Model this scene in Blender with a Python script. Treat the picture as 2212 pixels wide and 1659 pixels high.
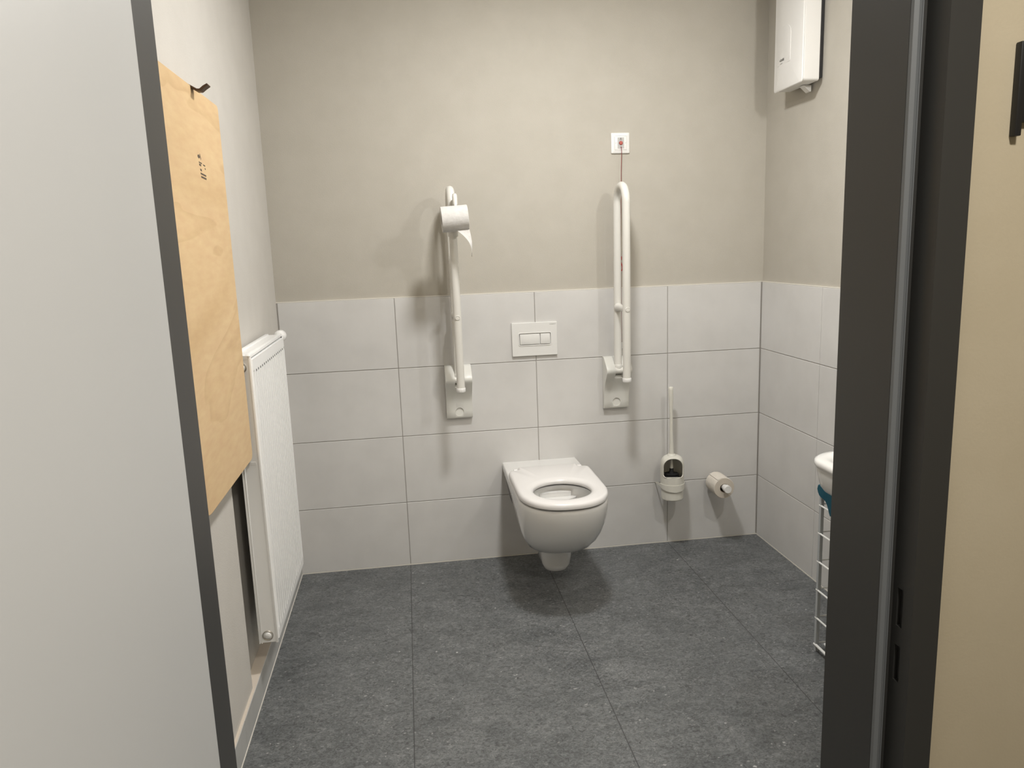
import bpy, bmesh, math, random
from mathutils import Vector, Matrix, noise
random.seed(4)
PI = math.pi
C = bpy.context.scene.collection
sc = bpy.context.scene
for o in list(bpy.data.objects):
    bpy.data.objects.remove(o, do_unlink=True)

# ------------------------------------------------------------------ camera
W, H, FPX = 2212, 1659, 1632.54
CAM = Vector((0.0571, -3.2529, 1.3975))
YAW, PIT, ROL = math.radians(7.59466), math.radians(-10.29806), math.radians(-2.06406)
fw = Vector((math.sin(YAW) * math.cos(PIT), math.cos(YAW) * math.cos(PIT), math.sin(PIT)))
rt = Vector((math.cos(YAW), -math.sin(YAW), 0))
up = rt.cross(fw)
r2 = rt * math.cos(ROL) + up * math.sin(ROL)
u2 = up * math.cos(ROL) - rt * math.sin(ROL)
cd = bpy.data.cameras.new('camera')
cam = bpy.data.objects.new('camera', cd)
C.objects.link(cam)
cam.matrix_world = Matrix(((r2.x, u2.x, -fw.x, CAM.x), (r2.y, u2.y, -fw.y, CAM.y), (r2.z, u2.z, -fw.z, CAM.z), (0, 0, 0, 1)))
cd.sensor_fit = 'HORIZONTAL'
cd.sensor_width = 36
cd.lens = FPX / W * 36
cd.clip_start = 0.02
sc.camera = cam

# ------------------------------------------------------------------ light and exposure
wd = bpy.data.worlds.new('world')
sc.world = wd
wd.use_nodes = True
wd.node_tree.nodes['Background'].inputs[0].default_value = (0.8, 0.85, 1, 1)
wd.node_tree.nodes['Background'].inputs[1].default_value = 0.02
sc.view_settings.view_transform = 'Standard'
sc.view_settings.look = 'None'
sc.view_settings.gamma = 1
sc.view_settings.use_curve_mapping = False
sc.view_settings.exposure = 0.0


def area(name, loc, power, size, col, rot=(0, 0, 0), shape='DISK', size_y=None):
    l = bpy.data.lights.new(name, 'AREA')
    l.energy = power
    l.color = col
    l.shape = shape
    l.size = size
    if size_y:
        l.size_y = size_y
    o = bpy.data.objects.new(name, l)
    C.objects.link(o)
    o.location = loc
    o.rotation_euler = rot
    return o


ZC = 2.6                                              # ceiling height
CEIL_LAMP = (0.58, -1.08, ZC)
GLOBE_LAMP = (1.38, -1.69, 2.13)                     # wall lamp over the washbasin; its glowing globe is the light
GLOBE_R, GLOBE_WATT = 0.04, 21
HALL_LAMP = (0.55, -3.40, ZC)
area('ceiling_light', (CEIL_LAMP[0], CEIL_LAMP[1], ZC - 0.062), 28, 0.20, (1, 0.99, 0.97))
area('hall_light', (HALL_LAMP[0], HALL_LAMP[1], ZC - 0.062), 31, 0.24, (1, 0.95, 0.87))

# ------------------------------------------------------------------ measured frame of the room
XL, XR, YF = -0.486, 1.646, -2.25                     # left wall, tiled right wall, inner face of the front wall
T, TH = 0.602, 0.302                                  # tile pitch
ZJ = [0.2947, 0.5967, 0.8987, 1.2007]                 # wall-tile joints, top edge
YR = [-0.5065, -1.1085, -1.7105]                      # right-wall joints
HY = -2.382                                           # hall face of the front wall
JR, JL = 0.675, -0.2255                               # door jamb reveals


# ------------------------------------------------------------------ materials
def mat(name, col, rough=0.5, metal=0.0, spec=0.5, coat=0.0, sub=0.0):
    m = bpy.data.materials.new(name)
    m.use_nodes = True
    b = m.node_tree.nodes['Principled BSDF']
    b.inputs['Base Color'].default_value = (*col, 1)
    b.inputs['Roughness'].default_value = rough
    b.inputs['Metallic'].default_value = metal
    b.inputs['Specular IOR Level'].default_value = spec
    b.inputs['Coat Weight'].default_value = coat
    b.inputs['Coat Roughness'].default_value = 0.05
    return m


def nodes(m):
    t = m.node_tree
    return t, t.nodes['Principled BSDF'], (lambda k, **kw: t.nodes.new(k)), t.links.new


def noise_mat(name, c1, c2, scale, rough, detail=6, bump=0.0, bscale=None, lo=0.35, hi=0.65, spec=0.5, stretch=(1, 1, 1)):
    m = mat(name, c1, rough, spec=spec)
    t, b, N, L = nodes(m)
    tc = N('ShaderNodeTexCoord')
    mp = N('ShaderNodeMapping')
    mp.inputs['Scale'].default_value = stretch
    L(tc.outputs['Object'], mp.inputs[0])
    n = N('ShaderNodeTexNoise')
    n.inputs['Scale'].default_value = scale
    n.inputs['Detail'].default_value = detail
    L(mp.outputs[0], n.inputs['Vector'])
    r = N('ShaderNodeValToRGB')
    r.color_ramp.elements[0].position = lo
    r.color_ramp.elements[1].position = hi
    r.color_ramp.elements[0].color = (*c1, 1)
    r.color_ramp.elements[1].color = (*c2, 1)
    L(n.outputs['Fac'], r.inputs[0])
    L(r.outputs[0], b.inputs['Base Color'])
    if bump:
        n2 = N('ShaderNodeTexNoise')
        n2.inputs['Scale'].default_value = bscale
        n2.inputs['Detail'].default_value = 3
        L(mp.outputs[0], n2.inputs['Vector'])
        bp = N('ShaderNodeBump')
        bp.inputs['Strength'].default_value = bump
        bp.inputs['Distance'].default_value = 0.002
        L(n2.outputs['Fac'], bp.inputs['Height'])
        L(bp.outputs[0], b.inputs['Normal'])
    return m


M_PAINT = noise_mat('taupe_paint', (0.468, 0.440, 0.385), (0.486, 0.458, 0.403), 9, 0.85, bump=0.25, bscale=260, spec=0.2)
M_HALL = noise_mat('beige_hall_paint', (0.51, 0.445, 0.325), (0.53, 0.465, 0.345), 9, 0.85, bump=0.10, bscale=260, spec=0.2)
M_PALE = noise_mat('off_white_paint', (0.565, 0.54, 0.50), (0.585, 0.56, 0.52), 9, 0.85, bump=0.25, bscale=260, spec=0.2)
M_CEIL = mat('ceiling_white', (0.80, 0.79, 0.77), 0.9, spec=0.1)
M_TILE = noise_mat('pale_grey_tile', (0.610, 0.600, 0.585), (0.65, 0.64, 0.625), 7, 0.42, 8, bump=0.05, bscale=90)
M_GROUT = mat('grey_grout', (0.36, 0.34, 0.315), 0.9, spec=0.1)
M_SILICONE = mat('pale_edge_grout', (0.72, 0.69, 0.63), 0.6)
M_BASE = noise_mat('baseboard_tile', (0.43, 0.43, 0.42), (0.49, 0.49, 0.475), 12, 0.4)
M_CERAMIC = mat('white_ceramic', (0.74, 0.735, 0.72), 0.10, coat=0.5)
M_SEAT = mat('white_seat_plastic', (0.74, 0.725, 0.715), 0.22)
M_BAR = mat('white_bar_coating', (0.70, 0.685, 0.64), 0.32)
M_MOUNT = mat('white_mount_plastic', (0.68, 0.675, 0.635), 0.38)
M_PLATE = mat('white_plate_plastic', (0.76, 0.755, 0.735), 0.35)
M_SWITCH = mat('pure_white_plastic', (0.80, 0.795, 0.78), 0.3)
M_GREYPL = mat('grey_switch_insert', (0.42, 0.41, 0.40), 0.4)
M_RED = mat('red_plastic', (0.36, 0.035, 0.018), 0.35)
M_CORD = mat('red_cord', (0.20, 0.012, 0.016), 0.6)
M_BLACK = mat('black_print', (0.015, 0.014, 0.013), 0.5)
M_INK = mat('grey_print', (0.16, 0.15, 0.14), 0.6)
M_FAINT = mat('faint_print', (0.38, 0.37, 0.35), 0.6)
M_RAD = mat('radiator_enamel', (0.88, 0.88, 0.87), 0.3)
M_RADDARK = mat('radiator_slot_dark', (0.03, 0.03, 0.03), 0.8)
M_CHROME = mat('plug_metal', (0.55, 0.52, 0.48), 0.3, 0.9)
M_HEAT = mat('heater_white', (0.78, 0.77, 0.75), 0.35)
M_HEATB = mat('heater_black', (0.03, 0.03, 0.033), 0.45)
M_PAPER = noise_mat('toilet_paper', (0.58, 0.565, 0.545), (0.63, 0.615, 0.595), 60, 0.95, bump=0.5, bscale=120, spec=0.1)
M_PAPER2 = noise_mat('recycled_paper', (0.70, 0.655, 0.585), (0.74, 0.69, 0.62), 60, 0.95, bump=0.4, bscale=120, spec=0.1)
M_CARD = mat('roll_end_paper', (0.60, 0.545, 0.47), 0.95, spec=0.1)
M_CORE = mat('cardboard_core', (0.25, 0.20, 0.15), 0.9, spec=0.1)
M_BRUSH = mat('brush_white', (0.70, 0.685, 0.62), 0.35)
M_BRISTLE = mat('black_bristle', (0.008, 0.008, 0.009), 0.7)
M_FRAME = mat('anthracite_frame', (0.037, 0.0365, 0.0345), 0.45)
M_SEAL = mat('grey_rubber_seal', (0.16, 0.17, 0.178), 0.5)
M_LEAF = mat('light_grey_door', (0.55, 0.552, 0.545), 0.45)
M_BRACKET = mat('black_bracket', (0.012, 0.012, 0.013), 0.45)
M_WIRE = mat('white_wire', (0.82, 0.82, 0.80), 0.3)
M_POST = mat('grey_post', (0.42, 0.44, 0.45), 0.4)
M_TEAL = mat('teal_cloth', (0.009, 0.058, 0.085), 0.75, spec=0.2)
M_BROWN = mat('brown_hook', (0.085, 0.045, 0.022), 0.5)
M_LAMPW = mat('lamp_housing', (0.8, 0.8, 0.78), 0.5)


def glow(name, col, s):
    m = bpy.data.materials.new(name)
    m.use_nodes = True
    t = m.node_tree
    b = t.nodes['Principled BSDF']
    b.inputs['Base Color'].default_value = (0.8, 0.8, 0.8, 1)
    b.inputs['Emission Color'].default_value = (*col, 1)
    b.inputs['Emission Strength'].default_value = s
    return m


M_GLOW = glow('lamp_diffuser', (1, 0.9, 0.75), 3)


def floor_mat():
    m = mat('anthracite_floor', (0.07, 0.07, 0.068), 0.5, spec=0.35)
    t, b, N, L = nodes(m)
    tc = N('ShaderNodeTexCoord')

    def mapping(s):
        mp = N('ShaderNodeMapping')
        mp.inputs['Scale'].default_value = s
        L(tc.outputs['Object'], mp.inputs[0])
        return mp.outputs[0]

    def ns(vec, scale, detail, rough=0.6, dist=0.0):
        n = N('ShaderNodeTexNoise')
        n.inputs['Scale'].default_value = scale
        n.inputs['Detail'].default_value = detail
        n.inputs['Roughness'].default_value = rough
        n.inputs['Distortion'].default_value = dist
        L(vec, n.inputs['Vector'])
        return n.outputs['Fac']

    def ramp(f, p0, p1, c0, c1):
        r = N('ShaderNodeValToRGB')
        r.color_ramp.elements[0].position = p0
        r.color_ramp.elements[1].position = p1
        r.color_ramp.elements[0].color = (*c0, 1)
        r.color_ramp.elements[1].color = (*c1, 1)
        L(f, r.inputs[0])
        return r.outputs[0]

    def mix(f, a, bb, mode='MIX'):
        x = N('ShaderNodeMix')
        x.data_type = 'RGBA'
        x.blend_type = mode
        if isinstance(f, float):
            x.inputs[0].default_value = f
        else:
            L(f, x.inputs[0])
        for i, v in ((6, a), (7, bb)):
            if isinstance(v, tuple):
                x.inputs[i].default_value = (*v, 1)
            else:
                L(v, x.inputs[i])
        return x.outputs[2]

    v1 = mapping((1, 1.7, 1))
    base = ramp(ns(v1, 6, 8, 0.7, 0.6), 0.33, 0.68, (0.088, 0.093, 0.096), (0.146, 0.152, 0.155))
    fine = ramp(ns(mapping((1, 1.3, 1)), 62, 7, 0.85, 1.4), 0.36, 0.66, (0.36, 0.36, 0.36), (1.82, 1.82, 1.80))
    col = mix(1.0, base, fine, 'MULTIPLY')
    # worm-like pale veins and pale shell flecks
    vein = ramp(ns(mapping((1, 1.4, 1)), 44, 5, 0.7, 2.6), 0.56, 0.65, (0, 0, 0), (1, 1, 1))
    mask = ramp(ns(v1, 8, 4), 0.44, 0.62, (0, 0, 0), (0.85, 0.85, 0.85))
    vm = mix(1.0, vein, mask, 'MULTIPLY')
    col = mix(vm, col, (0.27, 0.275, 0.27))
    clus = ramp(ns(mapping((1, 1.2, 1)), 4.5, 5, 0.7), 0.44, 0.62, (0.12, 0.12, 0.12), (1, 1, 1))
    for (vs, r0, r1, p0, cc_) in ((26, 0.075, 0.14, 0.70, (0.50, 0.50, 0.49)), (55, 0.08, 0.22, 0.62, (0.42, 0.42, 0.41)), (15, 0.05, 0.10, 0.75, (0.55, 0.55, 0.54))):
        vo = N('ShaderNodeTexVoronoi')
        vo.inputs['Scale'].default_value = vs
        wob = N('ShaderNodeMix'); wob.data_type = 'RGBA'; wob.blend_type = 'ADD'; wob.inputs[0].default_value = 0.012
        L(mapping((1, 1.35, 1)), wob.inputs[6])
        wn = N('ShaderNodeTexNoise'); wn.inputs['Scale'].default_value = 130
        L(tc.outputs['Object'], wn.inputs['Vector'])
        L(wn.outputs['Color'], wob.inputs[7])
        L(wob.outputs[2], vo.inputs['Vector'])
        dots = ramp(vo.outputs['Distance'], r0, r1, (1, 1, 1), (0, 0, 0))
        pick = ramp(vo.outputs['Color'], p0, p0 + 0.03, (0, 0, 0), (1, 1, 1))
        col = mix(mix(1.0, mix(1.0, dots, pick, 'MULTIPLY'), clus, 'MULTIPLY'), col, cc_)
    # joints of the 60 cm slabs
    sp = N('ShaderNodeSeparateXYZ')
    L(tc.outputs['Object'], sp.inputs[0])

    def joint(sock, off):
        a = N('ShaderNodeMath'); a.operation = 'ADD'; a.inputs[1].default_value = off + T * 20 + T / 2
        L(sock, a.inputs[0])
        mo = N('ShaderNodeMath'); mo.operation = 'MODULO'; mo.inputs[1].default_value = T
        L(a.outputs[0], mo.inputs[0])
        su = N('ShaderNodeMath'); su.operation = 'SUBTRACT'; su.inputs[1].default_value = T / 2
        L(mo.outputs[0], su.inputs[0])
        ab = N('ShaderNodeMath'); ab.operation = 'ABSOLUTE'
        L(su.outputs[0], ab.inputs[0])
        lt = N('ShaderNodeMath'); lt.operation = 'LESS_THAN'; lt.inputs[1].default_value = 0.0016
        L(ab.outputs[0], lt.inputs[0])
        return lt.outputs[0]
    jx = joint(sp.outputs['X'], 0.0)
    jy = joint(sp.outputs['Y'], 0.507)
    sc1 = N('ShaderNodeMath'); sc1.operation = 'MULTIPLY'; sc1.inputs[1].default_value = 0.45
    L(jy, sc1.inputs[0])
    mx = N('ShaderNodeMath'); mx.operation = 'MAXIMUM'
    L(jx, mx.inputs[0]); L(sc1.outputs[0], mx.inputs[1])
    mu = N('ShaderNodeMath'); mu.operation = 'MULTIPLY'; mu.inputs[1].default_value = 0.85
    L(mx.outputs[0], mu.inputs[0])
    col = mix(mu.outputs[0], col, (0.045, 0.046, 0.047))
    L(col, b.inputs['Base Color'])
    bp = N('ShaderNodeBump')
    bp.inputs['Strength'].default_value = 0.25
    bp.inputs['Distance'].default_value = 0.001
    L(ns(v1, 120, 3), bp.inputs['Height'])
    L(bp.outputs[0], b.inputs['Normal'])
    return m


M_FLOOR = floor_mat()


def ply_mat():
    m = mat('birch_plywood', (0.66, 0.46, 0.25), 0.5, spec=0.3)
    t, b, N, L = nodes(m)
    tc = N('ShaderNodeTexCoord')
    mp = N('ShaderNodeMapping')
    mp.inputs['Scale'].default_value = (1, 0.45, 1.5)
    L(tc.outputs['Object'], mp.inputs[0])
    n = N('ShaderNodeTexNoise')
    n.inputs['Scale'].default_value = 2.2
    n.inputs['Detail'].default_value = 3
    n.inputs['Distortion'].default_value = 0.8
    L(mp.outputs[0], n.inputs['Vector'])
    r = N('ShaderNodeValToRGB')
    cr = r.color_ramp
    cr.elements[0].position = 0.30; cr.elements[0].color = (0.600, 0.415, 0.222, 1)
    cr.elements[1].position = 0.72; cr.elements[1].color = (0.70, 0.505, 0.295, 1)
    e = cr.elements.new(0.535); e.color = (0.665, 0.475, 0.27, 1)
    e = cr.elements.new(0.540); e.color = (0.600, 0.415, 0.225, 1)
    e = cr.elements.new(0.565); e.color = (0.655, 0.465, 0.26, 1)
    L(n.outputs['Fac'], r.inputs[0])
    n2 = N('ShaderNodeTexNoise')
    n2.inputs['Scale'].default_value = 60
    n2.inputs['Detail'].default_value = 4
    mp2 = N('ShaderNodeMapping')
    mp2.inputs['Scale'].default_value = (1, 0.25, 1)
    L(tc.outputs['Object'], mp2.inputs[0])
    L(mp2.outputs[0], n2.inputs['Vector'])
    x = N('ShaderNodeMix'); x.data_type = 'RGBA'; x.blend_type = 'OVERLAY'; x.inputs[0].default_value = 0.18
    L(r.outputs[0], x.inputs[6]); L(n2.outputs['Fac'], x.inputs[7])
    L(x.outputs[2], b.inputs['Base Color'])
    return m


M_PLY = ply_mat()


# ------------------------------------------------------------------ mesh helpers
def box(bm, x0, x1, y0, y1, z0, z1, bev=0.0, seg=2, mi=0):
    vs = [bm.verts.new((x, y, z)) for z in (z0, z1) for y in (y0, y1) for x in (x0, x1)]
    fs = [(0, 2, 3, 1), (4, 5, 7, 6), (0, 1, 5, 4), (2, 6, 7, 3), (0, 4, 6, 2), (1, 3, 7, 5)]
    out = []
    for f in fs:
        fa = bm.faces.new([vs[i] for i in f])
        fa.material_index = mi
        out.append(fa)
    if bev:
        es = list({e for f in out for e in f.edges})
        bmesh.ops.bevel(bm, geom=es, offset=bev, segments=seg, profile=0.5, affect='EDGES', material=-1)
    return out


def prism(bm, pts, axis, a, b, mi=0):
    """outline pts (2D) extruded along axis between a and b; axis 'x': pts=(y,z); 'y': (x,z); 'z': (x,y)"""
    def mk(p, t):
        return {'x': (t, p[0], p[1]), 'y': (p[0], t, p[1]), 'z': (p[0], p[1], t)}[axis]
    A = [bm.verts.new(mk(p, a)) for p in pts]
    B = [bm.verts.new(mk(p, b)) for p in pts]
    n = len(pts)
    fs = [bm.faces.new(A), bm.faces.new(B[::-1])]
    for i in range(n):
        j = (i + 1) % n
        fs.append(bm.faces.new((A[i], B[i], B[j], A[j])))
    for f in fs:
        f.material_index = mi
    bmesh.ops.recalc_face_normals(bm, faces=fs)
    return fs


def rrect(x0, x1, y0, y1, r, n=6):
    """rounded rectangle; r is one radius or four (x0y0, x1y0, x1y1, x0y1)"""
    if not isinstance(r, (tuple, list)):
        r = (r,) * 4
    out = []
    for (cx, cy, a0, rr) in ((x0 + r[0], y0 + r[0], PI, r[0]), (x1 - r[1], y0 + r[1], 1.5 * PI, r[1]),
                             (x1 - r[2], y1 - r[2], 0, r[2]), (x0 + r[3], y1 - r[3], PI / 2, r[3])):
        for i in range(n + 1):
            a = a0 + (PI / 2) * i / n
            out.append((cx + rr * math.cos(a), cy + rr * math.sin(a)))
    return out


def tube(bm, pts, r, seg=20, caps=True, closed=False, mi=0):
    pts = [Vector(p) for p in pts]
    n = len(pts)
    rs = r if isinstance(r, (list, tuple)) else [r] * n
    rings = []
    prev = None
    for i, p in enumerate(pts):
        if closed:
            d = (pts[(i + 1) % n] - pts[i - 1]).normalized()
        elif i == 0:
            d = (pts[1] - p).normalized()
        elif i == n - 1:
            d = (p - pts[i - 1]).normalized()
        else:
            d = ((pts[i + 1] - p).normalized() + (p - pts[i - 1]).normalized()).normalized()
        if prev is None:
            a = Vector((0, 0, 1)) if abs(d.z) < 0.9 else Vector((1, 0, 0))
            u = d.cross(a).normalized()
        else:
            u = (prev - d * prev.dot(d)).normalized()
        prev = u
        w = d.cross(u)
        rings.append([bm.verts.new(p + (u * math.cos(2 * PI * k / seg) + w * math.sin(2 * PI * k / seg)) * rs[i]) for k in range(seg)])
    fs = []
    m = n if closed else n - 1
    for i in range(m):
        A, B = rings[i], rings[(i + 1) % n]
        for k in range(seg):
            fs.append(bm.faces.new((A[k], A[(k + 1) % seg], B[(k + 1) % seg], B[k])))
    if caps and not closed:
        fs.append(bm.faces.new(rings[0][::-1]))
        fs.append(bm.faces.new(rings[-1]))
    for f in fs:
        f.material_index = mi
    bmesh.ops.recalc_face_normals(bm, faces=fs)
    return fs


def lathe(bm, prof, center, axis='z', seg=40, mi=0, close=False):
    """prof: (r, h) pairs"""
    cx, cy, cz = center
    rings = []
    for (r, h) in prof:
        ring = []
        for k in range(seg):
            a = 2 * PI * k / seg
            c, s = r * math.cos(a), r * math.sin(a)
            p = {'z': (cx + c, cy + s, cz + h), 'y': (cx + c, cy + h, cz + s), 'x': (cx + h, cy + c, cz + s)}[axis]
            ring.append(bm.verts.new(p))
        rings.append(ring)
    fs = []
    R = rings + ([rings[0]] if close else [])
    for A, B in zip(R[:-1], R[1:]):
        for k in range(seg):
            fs.append(bm.faces.new((A[k], A[(k + 1) % seg], B[(k + 1) % seg], B[k])))
    if not close:
        if prof[0][0] > 1e-6:
            fs.append(bm.faces.new(rings[0][::-1]))
        if prof[-1][0] > 1e-6:
            fs.append(bm.faces.new(rings[-1]))
    for f in fs:
        f.material_index = mi
    bmesh.ops.remove_doubles(bm, verts=[v for r_ in rings for v in r_], dist=1e-6)
    bmesh.ops.recalc_face_normals(bm, faces=[f for f in fs if f.is_valid])


def loft(bm, rings, cap0=True, cap1=True, mi=0):
    R = [[bm.verts.new(p) for p in r] for r in rings]
    fs = []
    n = len(R[0])
    for A, B in zip(R[:-1], R[1:]):
        for k in range(n):
            fs.append(bm.faces.new((A[k], A[(k + 1) % n], B[(k + 1) % n], B[k])))
    if cap0:
        fs.append(bm.faces.new(R[0][::-1]))
    if cap1:
        fs.append(bm.faces.new(R[-1]))
    for f in fs:
        f.material_index = mi
    bmesh.ops.recalc_face_normals(bm, faces=fs)
    return fs


def world_origin(o):
    v = Vector((0, 0, 0))
    while o is not None:
        v += Vector(o.location)
        o = o.parent
    return v


def obj(name, bm, m, parent=None, smooth=35, origin=None):
    org = world_origin(parent) if parent else Vector(origin or (0, 0, 0))
    for v in bm.verts:
        v.co -= org
    me = bpy.data.meshes.new(name)
    bm.to_mesh(me)
    bm.free()
    for mm in (m if isinstance(m, (list, tuple)) else [m]):
        me.materials.append(mm)
    if smooth:
        me.shade_smooth()
        me.set_sharp_from_angle(angle=math.radians(smooth))
    o = bpy.data.objects.new(name, me)
    C.objects.link(o)
    if parent:
        o.parent = parent
    else:
        o.location = org
    return o


def bake(o, angle=40):
    bpy.context.view_layer.update()
    dg = bpy.context.evaluated_depsgraph_get()
    me = bpy.data.meshes.new_from_object(o.evaluated_get(dg))
    me.name = o.name
    o.modifiers.clear()
    o.data = me
    me.shade_smooth()
    me.set_sharp_from_angle(angle=math.radians(angle))
    return o


def solidify(o, t, off=0.0, angle=40):
    so = o.modifiers.new('s', 'SOLIDIFY')
    so.thickness = t
    so.offset = off
    return bake(o, angle)


def tag(o, label, cat, group=None):
    o['label'] = label
    o['category'] = cat
    if group:
        o['group'] = group
    return o


def thing(name, label, cat, loc, group=None):
    o = bpy.data.objects.new(name, None)
    o.empty_display_size = 0.05
    C.objects.link(o)
    o.location = loc
    return tag(o, label, cat, group)


def struct(name, bm, m, parent=None, smooth=35):
    o = obj(name, bm, m, parent, smooth)
    if not parent:
        o['kind'] = 'structure'
    return o


def NB():
    return bmesh.new()


def text_mesh(txt, size, thick=0.0003, bold=0.0):
    cu = bpy.data.curves.new('lettering', 'FONT')
    cu.body = txt
    cu.size = size
    cu.extrude = thick
    cu.offset = bold
    cu.align_x = 'CENTER'
    cu.align_y = 'CENTER'
    cu.resolution_u = 3
    o = bpy.data.objects.new('lettering', cu)
    C.objects.link(o)
    dg = bpy.context.evaluated_depsgraph_get()
    me = bpy.data.meshes.new_from_object(o.evaluated_get(dg))
    bm = bmesh.new()
    bm.from_mesh(me)
    bpy.data.objects.remove(o)
    bpy.data.curves.remove(cu)
    bpy.data.meshes.remove(me)
    return bm


def place(bm, ux, uy, uz, org):
    M = Matrix(((ux[0], uy[0], uz[0], org[0]), (ux[1], uy[1], uz[1], org[1]), (ux[2], uy[2], uz[2], org[2]), (0, 0, 0, 1)))
    bm.transform(M)
    return bm


# ================================================================== SETTING
# floor runs through the doorway into the hall
bm = NB(); box(bm, -2.4, 2.4, -4.9, 0.2, -0.12, 0.0)
struct('floor', bm, M_FLOOR, smooth=0)
bm = NB(); box(bm, -2.4, 2.4, -4.9, 0.2, ZC, ZC + 0.12)
struct('ceiling', bm, M_CEIL, smooth=0)


def tile_field(bm, axis, plane, depth, spans, zs, sign):
    """bevelled tiles in front of a grout bed; axis 'y' = back wall, 'x' = right wall"""
    g = 0.0014
    for (a, b) in spans:
        for (z0, z1) in zs:
            if axis == 'y':
                box(bm, a + g, b - g, plane, plane + depth, z0 + g, z1 - g, 0.0012, 1, 0)
            else:
                box(bm, plane, plane + depth, a + g, b - g, z0 + g, z1 - g, 0.0012, 1, 0)


ZS = [(0.003, ZJ[0]), (ZJ[0], ZJ[1]), (ZJ[1], ZJ[2]), (ZJ[2], ZJ[3])]
# back wall
bm = NB(); box(bm, -0.70, 1.80, 0.008, 0.2, 0, ZC)
wb = struct('wall_back', bm, M_PAINT, smooth=0)
bm = NB()
tile_field(bm, 'y', 0.0, 0.009, [(XL + 0.004, 0), (0, T), (T, 2 * T), (2 * T, XR - 0.002)], ZS, 1)
box(bm, XL, XR + 0.006, 0.0024, 0.009, 0, ZJ[3] + 0.001, mi=1)
box(bm, XL, XR, 0.0012, 0.010, ZJ[3] - 0.0005, ZJ[3] + 0.0035, mi=2)
box(bm, XL, XR, -0.0015, 0.002, 0, 0.004, mi=2)
obj('tile_wainscot', bm, [M_TILE, M_GROUT, M_SILICONE], wb, 20)
# right wall
bm = NB(); box(bm, XR + 0.008, 1.85, -2.40, 0.008, 0, ZC)
wr = struct('wall_right', bm, M_PAINT, smooth=0)
bm = NB()
tile_field(bm, 'x', XR, 0.009, [(YR[0], -0.002), (YR[1], YR[0]), (YR[2], YR[1]), (-2.25, YR[2])], ZS, 1)
box(bm, XR + 0.0024, XR + 0.009, -2.25, 0.002, 0, ZJ[3] + 0.001, mi=1)
box(bm, XR + 0.0012, XR + 0.010, -2.25, 0.002, ZJ[3] - 0.0005, ZJ[3] + 0.0035, mi=2)
box(bm, XR - 0.0015, XR + 0.002, -2.25, 0.0, 0, 0.004, mi=2)
obj('tile_wainscot', bm, [M_TILE, M_GROUT, M_SILICONE], wr, 20)
# left wall with the shallow recess behind the radiator
bm = NB()
RY0, RY1, RZ = -1.035, -0.16, 1.04
box(bm, -0.70, XL, -2.40, RY0, 0, ZC)
box(bm, -0.70, XL, RY0, RY1, RZ, ZC)
box(bm, -0.70, XL, RY1, 0.008, 0, ZC)
box(bm, -0.70, -0.513, RY0, RY1, 0, RZ)
struct('wall_left', bm, M_PALE, smooth=0)
bm = NB()
for a, b in ((-0.602, -0.001), (-1.204, -0.602), (-1.806, -1.204), (-2.25, -1.806)):
    box(bm, -0.486, -0.476, a + 0.0008, b - 0.0008, 0.004, 0.0885, 0.001, 1, 0)
box(bm, -0.5125, -0.4775, -2.25, -0.001, 0.0, 0.087, mi=1)
box(bm, -0.5125, -0.4775, -2.25, -0.001, 0.087, 0.0895, mi=1)
box(bm, -0.479, -0.4745, -2.25, -0.001, 0.0, 0.004, mi=2)
struct('baseboard_left', bm, [M_BASE, mat('ledge_plaster', (0.60, 0.53, 0.45), 0.8), M_SILICONE], smooth=20)
# front wall with the doorway, and the hall
OX0, OX1, OZ = JL - 0.030, JR + 0.030, 2.085
bm = NB()
box(bm, -2.4, OX0, HY, YF, 0, ZC)
box(bm, OX1, 2.4, HY, YF, 0, ZC)
box(bm, OX0, OX1, HY, YF, OZ, ZC)
struct('wall_front', bm, M_HALL, smooth=0)
bm = NB(); box(bm, -2.4, -2.2, -4.9, HY, 0, ZC); struct('wall_hall_left', bm, M_HALL, smooth=0)
bm = NB(); box(bm, 2.2, 2.4, -4.9, HY, 0, ZC); struct('wall_hall_right', bm, M_HALL, smooth=0)
bm = NB(); box(bm, -2.4, 2.4, -4.9, -4.7, 0, ZC); struct('wall_hall_back', bm, M_HALL, smooth=0)

# door: steel frame and the open leaf
door = bpy.data.objects.new('door_1', None)
C.objects.link(door)
door.location = (JL, -2.30, 0)
door['kind'] = 'structure'
PR = [(.675, -2.233), (.675, -2.357), (.697, -2.357), (.697, -2.399), (.737, -2.399), (.737, -2.3825), (.7045, -2.3825), (.7045, -2.2495), (.722, -2.2495), (.722, -2.233)]
PRN = [(.675, -2.233), (.675, -2.357), (.697, -2.357), (.697, -2.3665), (.7035, -2.3665), (.7035, -2.3785), (.697, -2.3785), (.697, -2.399), (.737, -2.399), (.737, -2.3825), (.7045, -2.3825), (.7045, -2.2495), (.722, -2.2495), (.722, -2.233)]
bm = NB()
zz = [0, .785, .838, .866, .921, 2.06]
for i, (a, b) in enumerate(zip(zz[:-1], zz[1:])):
    prism(bm, PRN if i in (1, 3) else PR, 'z', a, b)
prism(bm, [(.4495 - x, y) for x, y in PR], 'z', 0, 2.06)
for (y0, y1, z0, z1) in ((-2.399, -2.3825, 2.038, 2.10), (-2.399, -2.233, 2.06, 2.083), (-2.357, -2.233, 2.04, 2.06), (-2.2495, -2.233, 2.04, 2.10)):
    box(bm, JL - 0.062, JR + 0.062, y0, y1, z0, z1)
obj('frame', bm, M_FRAME, door, 20)
bm = NB()
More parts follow.
